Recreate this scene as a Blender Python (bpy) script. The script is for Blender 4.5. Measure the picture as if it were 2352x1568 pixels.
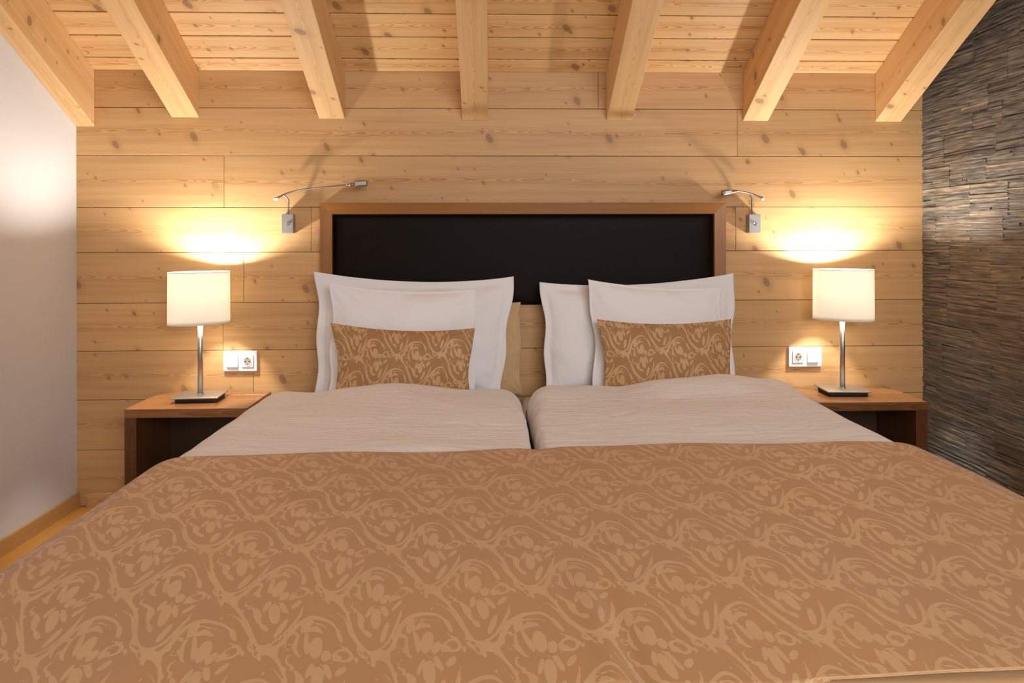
import bpy, bmesh, math, random
import numpy as np
from mathutils import Vector, Matrix, noise as mn

for o in list(bpy.data.objects):
    bpy.data.objects.remove(o)
S = bpy.context.scene
COL = S.collection
random.seed(7)
PI = math.pi

# ------------------------------------------------------------------ camera
cam_d = bpy.data.cameras.new('camera')
cam = bpy.data.objects.new('camera', cam_d)
COL.objects.link(cam)
cam.location = (0, 0, 1.2)
ROLL = math.radians(-0.13)
YAW = math.radians(-1.7)
cam.rotation_euler = (Matrix.Rotation(YAW, 4, 'Z') @ Matrix.Rotation(PI / 2, 4, 'X') @ Matrix.Rotation(ROLL, 4, 'Z')).to_euler()
cam_d.sensor_width = 36
cam_d.lens = 24
cam_d.shift_y = -(784 - 548.9) / 2352
cam_d.clip_start = 0.02
S.camera = cam

# ------------------------------------------------------------------ world, lights, exposure
w = bpy.data.worlds.new('world')
S.world = w
w.use_nodes = True
w.node_tree.nodes['Background'].inputs[0].default_value = (1.0, 0.95, 0.92, 1)
w.node_tree.nodes['Background'].inputs[1].default_value = 0.14

def area(name, loc, target, sx, sy, power, col):
    d = bpy.data.lights.new(name, 'AREA')
    d.shape = 'RECTANGLE'; d.size = sx; d.size_y = sy
    d.energy = power; d.color = col
    o = bpy.data.objects.new(name, d)
    COL.objects.link(o)
    o.location = loc
    o.rotation_euler = (Vector(target) - Vector(loc)).to_track_quat('-Z', 'Y').to_euler()
    return o
area('fill_light', (1.1, -1.7, 2.05), (0.35, 1.9, 0.5), 2.4, 1.5, 106, (1.0, 0.975, 0.985))  # soft fill added behind the camera to brighten the room; no window there
LAMP_POWER = 1450      # radiance of the glowing bulb inside each bedside shade
LAMP_COL = (1.0, 0.95, 0.885)

vs = S.view_settings
vs.view_transform = 'Standard'; vs.look = 'None'; vs.gamma = 1.0
vs.use_curve_mapping = False
vs.exposure = 0.0

# ------------------------------------------------------------------ measures (metres)
W = 3.136                 # wooden wall
XL, XR = -1.872, 2.017    # white wall, stone wall
SL = 0.588                # slope of the ceiling
ZC = 1.966                # ceiling height at the wooden wall
YB = -1.2                 # how far the room is built behind the camera
def zceil(y): return ZC + SL * (W - y)

# ------------------------------------------------------------------ node helper
class G:
    def __init__(s, nt): s.nt = nt
    def node(s, t, **kw):
        n = s.nt.nodes.new(t)
        for k, v in kw.items(): setattr(n, k, v)
        return n
    def put(s, sock, v):
        if isinstance(v, bpy.types.NodeSocket): s.nt.links.new(v, sock)
        elif v is not None: sock.default_value = v
    def m(s, op, a, b=None, c=None, clamp=False):
        n = s.node('ShaderNodeMath', operation=op, use_clamp=clamp)
        s.put(n.inputs[0], a); s.put(n.inputs[1], b); s.put(n.inputs[2], c)
        return n.outputs[0]
    def vec(s, x, y, z=0.0):
        n = s.node('ShaderNodeCombineXYZ')
        s.put(n.inputs[0], x); s.put(n.inputs[1], y); s.put(n.inputs[2], z)
        return n.outputs[0]
    def noise(s, v, scale, detail=2.0, rough=0.5, dist=0.0):
        n = s.node('ShaderNodeTexNoise')
        s.put(n.inputs['Vector'], v)
        n.inputs['Scale'].default_value = scale; n.inputs['Detail'].default_value = detail
        n.inputs['Roughness'].default_value = rough; n.inputs['Distortion'].default_value = dist
        return n.outputs[0]
    def vor(s, v, scale, rnd=1.0):
        n = s.node('ShaderNodeTexVoronoi', voronoi_dimensions='2D')
        s.put(n.inputs['Vector'], v); n.inputs['Scale'].default_value = scale
        n.inputs['Randomness'].default_value = rnd
        return n.outputs['Distance'], n.outputs['Color']
    def mapr(s, v, a, b, c=0.0, d=1.0, smooth=True):
        n = s.node('ShaderNodeMapRange', interpolation_type='SMOOTHSTEP' if smooth else 'LINEAR')
        s.put(n.inputs[0], v)
        for i, q in enumerate((a, b, c, d)): s.put(n.inputs[1 + i], q)
        return n.outputs[0]
    def mix(s, f, a, b, blend='MIX'):
        n = s.node('ShaderNodeMix', data_type='RGBA', blend_type=blend)
        s.put(n.inputs[0], f)
        s.put(n.inputs[6], a if isinstance(a, bpy.types.NodeSocket) else (*a, 1))
        s.put(n.inputs[7], b if isinstance(b, bpy.types.NodeSocket) else (*b, 1))
        return n.outputs[2]
    def sep(s, v):
        n = s.node('ShaderNodeSeparateXYZ'); s.put(n.inputs[0], v); return n.outputs
    def bump(s, h, strength, dist):
        n = s.node('ShaderNodeBump'); s.put(n.inputs['Height'], h)
        n.inputs['Strength'].default_value = strength; n.inputs['Distance'].default_value = dist
        return n.outputs[0]

def newmat(name):
    m = bpy.data.materials.new(name); m.use_nodes = True
    return m, G(m.node_tree), m.node_tree.nodes['Principled BSDF']

def simple(name, col, rough=0.5, metal=0.0, bump=None, coat=0.0):
    m, g, b = newmat(name)
    b.inputs['Roughness'].default_value = rough; b.inputs['Metallic'].default_value = metal
    b.inputs['Coat Weight'].default_value = coat
    tc = g.node('ShaderNodeTexCoord').outputs['Object']
    n = g.noise(tc, 30, 3)
    c = g.mix(n, tuple(x * 0.93 for x in col), tuple(min(1, x * 1.07) for x in col))
    g.put(b.inputs['Base Color'], c)
    if bump: g.put(b.inputs['Normal'], g.bump(g.noise(tc, bump[0], 4), bump[1], bump[2]))
    return m

def wood(name, light, dark, knot, ringc=0.5, knots=1.0, rough=0.5, fibre=0.35, coat=0.0, bs=0.25, tint=0.16, freq=150):
    m, g, b = newmat(name)
    uv = g.node('ShaderNodeTexCoord').outputs['UV']
    u, v, _ = g.sep(uv)
    rnd = g.node('ShaderNodeAttribute', attribute_name='rnd').outputs['Fac']
    # distort the board plane around the knots
    # cathedral grain: rings of a wandering pith seen in a flat sawn board
    wob = g.m('SUBTRACT', g.noise(g.vec(g.m('MULTIPLY', u, 1.1), 3.3), 1.0, 2), 0.5)
    d0 = g.noise(g.vec(g.m('MULTIPLY', u, 1.7), g.m('MULTIPLY', v, 3.0), 7.7), 1.0, 3.5)
    vv = g.m('ADD', v, g.m('MULTIPLY', wob, 0.05)); v2 = g.m('MULTIPLY', vv, 2.3)
    dd = g.m('MULTIPLY', d0, 0.13)
    r = g.m('SQRT', g.m('ADD', g.m('MULTIPLY', v2, v2), g.m('MULTIPLY', dd, dd)))
    ph = g.m('MULTIPLY', r, float(freq))
    fr = g.m('FRACT', ph)
    ring = g.m('POWER', fr, 2.5)
    ring = g.m('MULTIPLY', ring, g.mapr(fr, 1.0, 0.86))
    fade = g.mapr(g.m('ABSOLUTE', vv), 0.006, 0.030, 1.0, 0.10)
    ring = g.m('MULTIPLY', ring, fade)
    fib = g.noise(g.vec(g.m('MULTIPLY', u, 3.0), g.m('MULTIPLY', v, 150.0)), 1.0, 3, 0.6)
    fib2 = g.noise(g.vec(g.m('MULTIPLY', u, 0.9), g.m('MULTIPLY', v, 14.0)), 1.0, 2, 0.5)
    f = g.m('ADD', g.m('MULTIPLY', ring, ringc), g.m('MULTIPLY', g.m('SUBTRACT', fib, 0.45), fibre))
    fib3 = g.noise(g.vec(g.m('MULTIPLY', u, 1.6), g.m('MULTIPLY', v, 48.0), 3.0), 1.0, 3, 0.6)
    f = g.m('ADD', f, g.m('ADD', g.m('MULTIPLY', g.m('SUBTRACT', fib2, 0.42), 0.6), g.m('MULTIPLY', g.m('SUBTRACT', fib3, 0.42), 0.85)), clamp=True)
    c = g.mix(f, light, dark)
    t = g.m('ADD', 1.0 - tint / 2, g.m('MULTIPLY', rnd, tint))
    c = g.mix(1.0, c, g.vec(t, t, t), 'MULTIPLY')
    if knots > 0:
        warp = g.m('MULTIPLY', g.m('SUBTRACT', g.noise(uv, 22, 2), 0.5), 0.012)
        ku = g.m('ADD', g.m('ADD', u, warp), g.m('MULTIPLY', v, 0.35)); kv = g.m('MULTIPLY', g.m('ADD', v, warp), 0.72)
        for sc, rad, pr in ((5.2, 0.062, 0.52), (9.5, 0.042, 0.60)):
            dist, colr = g.vor(g.vec(ku, kv), sc)
            cr, cg, cb = g.sep(colr)
            on = g.mapr(cr, pr / knots, pr / knots + 0.02)
            R = g.m('MULTIPLY', g.m('ADD', 0.35, cg), rad)
            q = g.m('DIVIDE', dist, R)
            body = g.m('MULTIPLY', g.mapr(q, 1.05, 0.85), on)
            rim = g.m('MULTIPLY', g.m('MULTIPLY', g.mapr(q, 0.6, 0.95), g.mapr(q, 1.3, 1.0)), on)
            core = g.m('MULTIPLY', g.mapr(q, 0.5, 0.1), on)
            halo = g.m('MULTIPLY', g.mapr(q, 3.2, 1.0), on)
            c = g.mix(g.m('MULTIPLY', halo, 0.30), c, dark)
            k = g.m('ADD', g.m('MULTIPLY', body, 0.50), g.m('ADD', g.m('MULTIPLY', rim, 0.16), g.m('MULTIPLY', core, 0.2)), clamp=True)
            c = g.mix(k, c, knot)
    g.put(b.inputs['Base Color'], c)
    b.inputs['Roughness'].default_value = rough
    b.inputs['Coat Weight'].default_value = coat
    b.inputs['Coat Roughness'].default_value = 0.2
    b.inputs['Specular IOR Level'].default_value = 0.35
    g.put(b.inputs['Normal'], g.bump(g.m('ADD', fib, g.m('MULTIPLY', ring, 0.8)), bs, 0.0008))
    return m

M = {}
M['pine_wall'] = wood('pine_wall', (0.62, 0.375, 0.165), (0.39, 0.185, 0.055), (0.17, 0.095, 0.055), ringc=0.9, rough=0.5)
M['pine_ceiling'] = wood('pine_ceiling', (0.80, 0.515, 0.235), (0.44, 0.20, 0.055), (0.15, 0.08, 0.04), ringc=0.95, rough=0.55, tint=0.24, knots=1.15)
M['pine_beam'] = wood('pine_beam', (0.79, 0.51, 0.24), (0.48, 0.23, 0.07), (0.15, 0.08, 0.04), ringc=0.5, rough=0.55, knots=1.0)
M['floor'] = wood('oak_floor', (0.60, 0.30, 0.07), (0.40, 0.17, 0.03), (0.2, 0.08, 0.02), ringc=0.5, knots=0.6, rough=0.35, coat=0.3)
M['skirting'] = wood('skirting_oak', (0.50, 0.275, 0.095), (0.34, 0.165, 0.05), (0.2, 0.08, 0.02), ringc=0.3, knots=0, rough=0.4)
M['walnut'] = wood('walnut', (0.37, 0.148, 0.024), (0.18, 0.060, 0.010), (0.06, 0.02, 0.01), ringc=0.7, knots=0, rough=0.4, coat=0.1, fibre=0.8, tint=0.3, freq=70)
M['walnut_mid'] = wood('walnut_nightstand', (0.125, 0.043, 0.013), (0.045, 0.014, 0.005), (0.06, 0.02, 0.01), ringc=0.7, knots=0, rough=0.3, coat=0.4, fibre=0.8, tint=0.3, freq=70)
M['walnut_lit'] = wood('walnut_lit_top', (0.27, 0.115, 0.038), (0.11, 0.040, 0.012), (0.06, 0.02, 0.01), ringc=0.7, knots=0, rough=0.25, coat=0.4, fibre=0.8, tint=0.5, freq=70)  # nightstand walnut made lighter: lamp light on the tops put into the colour
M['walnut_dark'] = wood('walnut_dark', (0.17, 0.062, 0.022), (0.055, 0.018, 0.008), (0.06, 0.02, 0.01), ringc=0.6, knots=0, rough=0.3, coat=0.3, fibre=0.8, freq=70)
M['gap'] = simple('shadow_gap_backing', (0.10, 0.05, 0.02), 0.9)
M['steel'] = simple('brushed_steel', (0.50, 0.47, 0.43), 0.42, 1.0, (260, 0.06, 0.001))
M['arm_metal'] = simple('reading_arm_metal', (0.27, 0.245, 0.22), 0.4, 0.9)
M['chrome'] = simple('chrome', (0.8, 0.78, 0.75), 0.12, 1.0)
M['grey_metal'] = simple('satin_grey_metal', (0.40, 0.38, 0.36), 0.45, 0.85)
M['black'] = simple('black_rubber', (0.012, 0.01, 0.009), 0.5)
M['plastic'] = simple('white_plastic', (0.83, 0.81, 0.79), 0.25)
M['socket_dark'] = simple('socket_shadow_plastic', (0.35, 0.30, 0.25), 0.4)
M['metal_pin'] = simple('brass_contact', (0.45, 0.35, 0.2), 0.35, 1.0)
M['leather'] = simple('dark_leather', (0.0105, 0.0065, 0.0045), 0.5, 0.0, (420, 0.25, 0.0006))
M['leather'].node_tree.nodes['Principled BSDF'].inputs['Specular IOR Level'].default_value = 0.08
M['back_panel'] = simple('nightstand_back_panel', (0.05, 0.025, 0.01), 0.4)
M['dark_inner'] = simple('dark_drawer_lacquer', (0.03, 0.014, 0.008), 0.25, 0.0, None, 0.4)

def plaster():
    m, g, b = newmat('white_plaster')
    tc = g.node('ShaderNodeTexCoord').outputs['Object']
    g.put(b.inputs['Base Color'], g.mix(g.noise(tc, 2.5, 3), (0.64, 0.625, 0.61), (0.69, 0.675, 0.66)))
    b.inputs['Roughness'].default_value = 0.65
    b.inputs['Specular IOR Level'].default_value = 0.3
    g.put(b.inputs['Normal'], g.bump(g.noise(tc, 90, 4, 0.6), 0.25, 0.0015))
    return m
M['plaster'] = plaster()

def cotton(name, col, wr=0.5):
    m, g, b = newmat(name)
    tc = g.node('ShaderNodeTexCoord').outputs['Object']
    g.put(b.inputs['Base Color'], g.mix(g.noise(tc, 6, 2), tuple(x * 0.97 for x in col), col))
    b.inputs['Roughness'].default_value = 0.75
    b.inputs['Specular IOR Level'].default_value = 0.25
    b.inputs['Sheen Weight'].default_value = 0.15
    h1 = g.noise(tc, 7, 4, 0.55, 1.2)
    x, y, z = g.sep(tc)
    h2 = g.noise(g.vec(g.m('MULTIPLY', x, 5.0), g.m('MULTIPLY', y, 19.0), g.m('MULTIPLY', z, 9.0)), 1.0, 3, 0.5, 1.5)
    h = g.m('ADD', h1, g.m('MULTIPLY', h2, 0.6))
    g.put(b.inputs['Normal'], g.bump(h, wr, 0.012))
    return m
M['cotton'] = cotton('white_cotton', (0.82, 0.805, 0.80), 0.7)
M['mattress'] = cotton('mattress_cotton', (0.74, 0.69, 0.63), 0.2)
M['satin'] = cotton('tan_satin', (0.60, 0.40, 0.21), 0.9)
M['tan_cloth'] = cotton('tan_lining_cloth', (0.44, 0.265, 0.12), 0.3)

def damask(name, ground, figure):
    m, g, b = newmat(name)
    sd = g.node('ShaderNodeAttribute', attribute_name='sdf').outputs['Fac']
    tc = g.node('ShaderNodeTexCoord').outputs['Object']
    jag = g.m('MULTIPLY', g.m('SUBTRACT', g.noise(tc, 260, 2), 0.5), 3.0)
    f = g.mapr(g.m('ADD', sd, jag), -0.3, -2.5)
    f = g.m('MULTIPLY', f, g.mapr(g.noise(tc, 11, 3), 0.2, 0.55, 0.72, 1.0))
    x, y, z = g.sep(tc)
    weave = g.noise(g.vec(g.m('MULTIPLY', x, 2200.0), g.m('MULTIPLY', y, 240.0), g.m('MULTIPLY', z, 240.0)), 1.0, 1)
    gr = g.mix(g.noise(tc, 3.0, 3), tuple(q * 0.93 for q in ground), tuple(q * 1.07 for q in ground))
    g.put(b.inputs['Base Color'], g.mix(f, gr, figure))
    g.put(b.inputs['Roughness'], g.mapr(f, 0.0, 1.0, 0.62, 0.5))
    b.inputs['Specular IOR Level'].default_value = 0.35
    b.inputs['Sheen Weight'].default_value = 0.1
    h = g.m('ADD', g.m('MULTIPLY', weave, 0.25), g.m('MULTIPLY', f, 0.6))
    g.put(b.inputs['Normal'], g.bump(g.m('ADD', h, g.m('MULTIPLY', g.noise(tc, 5, 3), 6.0)), 0.25, 0.0022))
    return m
M['damask'] = damask('damask_fabric', (0.475, 0.268, 0.120), (0.600, 0.380, 0.198))
M['damask_cushion'] = damask('damask_cushion_fabric', (0.36, 0.185, 0.072), (0.545, 0.335, 0.160))

def stone():
    m, g, b = newmat('split_slate')
    rnd = g.node('ShaderNodeAttribute', attribute_name='rnd').outputs['Fac']
    tc = g.node('ShaderNodeTexCoord').outputs['Object']
    x, y, z = g.sep(tc)
    st = g.noise(g.vec(x, g.m('MULTIPLY', y, 9.0), g.m('MULTIPLY', z, 130.0)), 1.0, 4, 0.6)
    big = g.noise(tc, 2.2, 3)
    c = g.mix(g.mapr(rnd, 0.1, 0.95, smooth=False), (0.115, 0.105, 0.094), (0.235, 0.205, 0.17))
    c = g.mix(g.mapr(rnd, 0.86, 0.98), c, (0.36, 0.28, 0.19))
    c = g.mix(g.mapr(big, 0.42, 0.62, 0.0, 0.55), c, (0.18, 0.125, 0.072))
    k = g.mapr(st, 0.3, 0.72, 0.42, 1.45)
    c = g.mix(1.0, c, g.vec(k, k, k), 'MULTIPLY')
    g.put(b.inputs['Base Color'], c)
    b.inputs['Roughness'].default_value = 0.48
    g.put(b.inputs['Normal'], g.bump(g.m('ADD', st, g.m('MULTIPLY', g.noise(tc, 60, 4), 0.7)), 0.8, 0.004))
    return m
M['stone'] = stone()

def shade_mat():
    m, g, b = newmat('linen_lampshade')
    tc = g.node('ShaderNodeTexCoord').outputs['Object']
    x, y, z = g.sep(tc)
    n = g.noise(g.vec(g.m('MULTIPLY', x, 300.0), g.m('MULTIPLY', y, 300.0), g.m('MULTIPLY', z, 900.0)), 1.0, 2)
    col = g.mix(g.mapr(n, 0.3, 0.7), (0.84, 0.80, 0.71), (0.92, 0.885, 0.80))
    d = g.node('ShaderNodeBsdfDiffuse'); t = g.node('ShaderNodeBsdfTranslucent')
    g.put(d.inputs[0], col); g.put(t.inputs[0], col)
    mx = g.node('ShaderNodeMixShader'); mx.inputs[0].default_value = 0.24
    g.nt.links.new(d.outputs[0], mx.inputs[1]); g.nt.links.new(t.outputs[0], mx.inputs[2])
    out = [q for q in g.nt.nodes if q.type == 'OUTPUT_MATERIAL'][0]
    g.nt.links.new(mx.outputs[0], out.inputs[0])
    return m
M['shade'] = shade_mat()

def emit(name, col, st):
    m, g, b = newmat(name)
    b.inputs['Emission Color'].default_value = (*col, 1); b.inputs['Emission Strength'].default_value = st
    b.inputs['Base Color'].default_value = (*col, 1)
    return m
M['bulb'] = emit('warm_bulb', LAMP_COL, LAMP_POWER)
M['led'] = emit('white_led', (0.95, 0.97, 1), 22)
M['led_dim'] = emit('white_led_dim', (1, 0.97, 0.92), 5)

# ------------------------------------------------------------------ mesh helpers
def tag(o, label=None, cat=None, group=None, kind=None):
    if label: o['label'] = label
    if cat: o['category'] = cat
    if group: o['group'] = group
    if kind: o['kind'] = kind
    return o

def empty(name, loc, label, cat, group=None, rz=0):
    o = bpy.data.objects.new(name, None); COL.objects.link(o)
    o.location = loc; o.rotation_euler = (0, 0, rz); o.empty_display_size = 0.05
    return tag(o, label, cat, group)

class MB:
    """collects faces with uv and a per-face random value, then links ONE mesh object"""
    def __init__(s): s.v = []; s.f = []; s.uv = []; s.r = []
    def face(s, pts, uvs, r):
        i = len(s.v); s.v += [tuple(p) for p in pts]
        s.f.append(list(range(i, i + len(pts)))); s.uv.append(uvs); s.r.append(r)
    def board(s, o, L, Wd, T, rnd=None, off=None):
        """box: origin corner o, edge vectors L (grain), Wd, T"""
        o, L, Wd, T = map(Vector, (o, L, Wd, T))
        rnd = random.random() if rnd is None else rnd
        off = random.random() * 60 if off is None else off
        l, wd, t = L.length, Wd.length, T.length
        P = [o, o + L, o + L + Wd, o + Wd, o + T, o + L + T, o + L + Wd + T, o + Wd + T]
        i = len(s.v); s.v += [tuple(p) for p in P]
        flip = L.cross(Wd).dot(T) < 0
        def q(ix, uvs):
            f = [i + k for k in ix]
            if flip: f = f[::-1]; uvs = uvs[::-1]
            s.f.append(f); s.uv.append(uvs); s.r.append(rnd)
        a, b_ = off, off + l
        q((3, 2, 1, 0), [(a, wd / 2), (b_, wd / 2), (b_, -wd / 2), (a, -wd / 2)])
        q((4, 5, 6, 7), [(a, -wd / 2), (b_, -wd / 2), (b_, wd / 2), (a, wd / 2)])
        a += 7.3; b_ += 7.3
        q((0, 1, 5, 4), [(a, -t / 2), (b_, -t / 2), (b_, t / 2), (a, t / 2)])
        a += 5.1; b_ += 5.1
        q((2, 3, 7, 6), [(b_, -t / 2), (a, -t / 2), (a, t / 2), (b_, t / 2)])
        q((0, 4, 7, 3), [(off, 0), (off + t * .2, 0), (off + t * .2, wd), (off, wd)])
        q((1, 2, 6, 5), [(off, 0), (off, wd), (off + t * .2, wd), (off + t * .2, 0)])
    def build(s, name, mat, parent=None, bevel=0, seg=2, smooth=False):
        me = bpy.data.meshes.new(name)
        me.from_pydata(s.v, [], s.f)
        ul = me.uv_layers.new(name='UVMap')
        flat = [c for q in s.uv for p in q for c in p]
        ul.data.foreach_set('uv', flat)
        at = me.attributes.new('rnd', 'FLOAT', 'FACE')
        at.data.foreach_set('value', s.r)
        return link(name, me, mat, parent, bevel, seg, smooth)

def link(name, me, mat, parent=None, bevel=0, seg=2, smooth=False):
    o = bpy.data.objects.new(name, me); COL.objects.link(o)
    if mat: me.materials.append(mat)
    if parent:
        o.parent = parent
    if bevel:
        b = o.modifiers.new('bevel', 'BEVEL'); b.width = bevel; b.segments = seg; b.limit_method = 'ANGLE'
        b.angle_limit = math.radians(40)
    if smooth: me.polygons.foreach_set('use_smooth', [True] * len(me.polygons))
    return o

def gridmesh(name, P, mat, parent=None, closed_u=False, sdf=None, flip=False, solid=0.0, smooth=True, close_v=False):
    """P: numpy array (nu, nv, 3)"""
    nu, nv, _ = P.shape
    idx = np.arange(nu * nv).reshape(nu, nv)
    if closed_u: idx = np.vstack([idx, idx[:1]])
    if close_v: idx = np.hstack([idx, idx[:, :1]])
    a = idx[:-1, :-1].ravel(); b = idx[1:, :-1].ravel(); c = idx[1:, 1:].ravel(); d = idx[:-1, 1:].ravel()
    F = np.stack([a, b, c, d], 1) if not flip else np.stack([a, d, c, b], 1)
    me = bpy.data.meshes.new(name)
    me.vertices.add(nu * nv); me.vertices.foreach_set('co', P.reshape(-1).astype(np.float32))
    n = len(F)
    me.loops.add(n * 4); me.loops.foreach_set('vertex_index', F.ravel().astype(np.int32))
    me.polygons.add(n); me.polygons.foreach_set('loop_start', np.arange(0, n * 4, 4, dtype=np.int32))
    me.polygons.foreach_set('use_smooth', np.full(n, smooth))
    me.update(calc_edges=True); me.validate()
    if sdf is not None:
        at = me.attributes.new('sdf', 'FLOAT', 'POINT'); at.data.foreach_set('value', sdf.ravel().astype(np.float32))
    o = link(name, me, mat, parent)
    if solid:
        so = o.modifiers.new('solid', 'SOLIDIFY'); so.thickness = abs(solid); so.offset = -1 if solid > 0 else 1
    return o

def box(name, c, size, mat, parent=None, bevel=0.002, rot=None, seg=2, long=0, smooth=False):
    mb = MB(); h = [q / 2 for q in size]
    ax = [Vector((size[0], 0, 0)), Vector((0, size[1], 0)), Vector((0, 0, size[2]))]
    order = {0: (0, 1, 2), 1: (1, 0, 2), 2: (2, 0, 1)}[long]
    o = Vector((-h[0], -h[1], -h[2]))
    R = rot if rot else Matrix.Identity(3)
    mb.board(Vector(c) + R @ o, R @ ax[order[0]], R @ ax[order[1]], R @ ax[order[2]])
    return mb.build(name, mat, parent, bevel, seg, smooth)

def tube(name, pts, rad, mat, parent=None, n=14, sub=8):
    """smooth tube through points (Catmull-Rom), rad a number or list"""
    pts = [Vector(p) for p in pts]
    if len(pts) > 2 and sub > 1:
        q = [pts[0]] + pts + [pts[-1]]; out = []; rr = []
        rl = rad if isinstance(rad, (list, tuple)) else [rad] * len(pts)
        for i in range(len(pts) - 1):
            p0, p1, p2, p3 = q[i:i + 4]
            for k in range(sub):
                t = k / sub
                out.append(0.5 * ((2 * p1) + (p2 - p0) * t + (2 * p0 - 5 * p1 + 4 * p2 - p3) * t * t + (3 * p1 - p0 - 3 * p2 + p3) * t ** 3))
                rr.append(rl[i] * (1 - t) + rl[i + 1] * t)
        out.append(pts[-1]); rr.append(rl[-1])
    else:
        out = pts; rr = rad if isinstance(rad, (list, tuple)) else [rad] * len(pts)
    vs_, fs = [], []
    up = Vector((0, 1, 0.01))
    for i, p in enumerate(out):
        d = (out[min(i + 1, len(out) - 1)] - out[max(i - 1, 0)]).normalized()
        a = d.cross(up)
        if a.length < 1e-3: a = d.cross(Vector((1, 0, 0)))
        a.normalize(); b = d.cross(a).normalized()
        for k in range(n):
            t = 2 * PI * k / n
            vs_.append(tuple(p + rr[i] * (math.cos(t) * a + math.sin(t) * b)))
    m = len(out)
    for i in range(m - 1):
        for k in range(n):
            fs.append((i * n + k, i * n + (k + 1) % n, (i + 1) * n + (k + 1) % n, (i + 1) * n + k))
    fs.append(tuple(range(n))[::-1]); fs.append(tuple((m - 1) * n + k for k in range(n)))
    me = bpy.data.meshes.new(name); me.from_pydata(vs_, [], fs)
    bm = bmesh.new(); bm.from_mesh(me); bmesh.ops.recalc_face_normals(bm, faces=bm.faces); bm.to_mesh(me); bm.free()
    o = link(name, me, mat, parent, smooth=True)
    me.polygons[-1].use_smooth = False; me.polygons[-2].use_smooth = False
    return o

def lathe(name, prof, mat, parent=None, loc=(0, 0, 0), axis='Z', n=32, smooth=True):
    vs_, fs = [], []
    for r, z in prof:
        for k in range(n):
            t = 2 * PI * k / n
            p = (r * math.cos(t), r * math.sin(t), z)
            if axis == 'Y': p = (p[0], -p[2], p[1])      # +z of the profile points at the viewer (-y)
            vs_.append((p[0] + loc[0], p[1] + loc[1], p[2] + loc[2]))
    for i in range(len(prof) - 1):
        for k in range(n):
            fs.append((i * n + k, i * n + (k + 1) % n, (i + 1) * n + (k + 1) % n, (i + 1) * n + k))
    fs.append(tuple(range(n))); fs.append(tuple((len(prof) - 1) * n + k for k in range(n)))
    me = bpy.data.meshes.new(name); me.from_pydata(vs_, [], fs)
    bm = bmesh.new(); bm.from_mesh(me); bmesh.ops.recalc_face_normals(bm, faces=bm.faces); bm.to_mesh(me); bm.free()
    o = link(name, me, mat, parent, smooth=smooth)
    if smooth:
        e = o.modifiers.new('edges', 'EDGE_SPLIT'); e.split_angle = math.radians(35)
    return o

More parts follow.
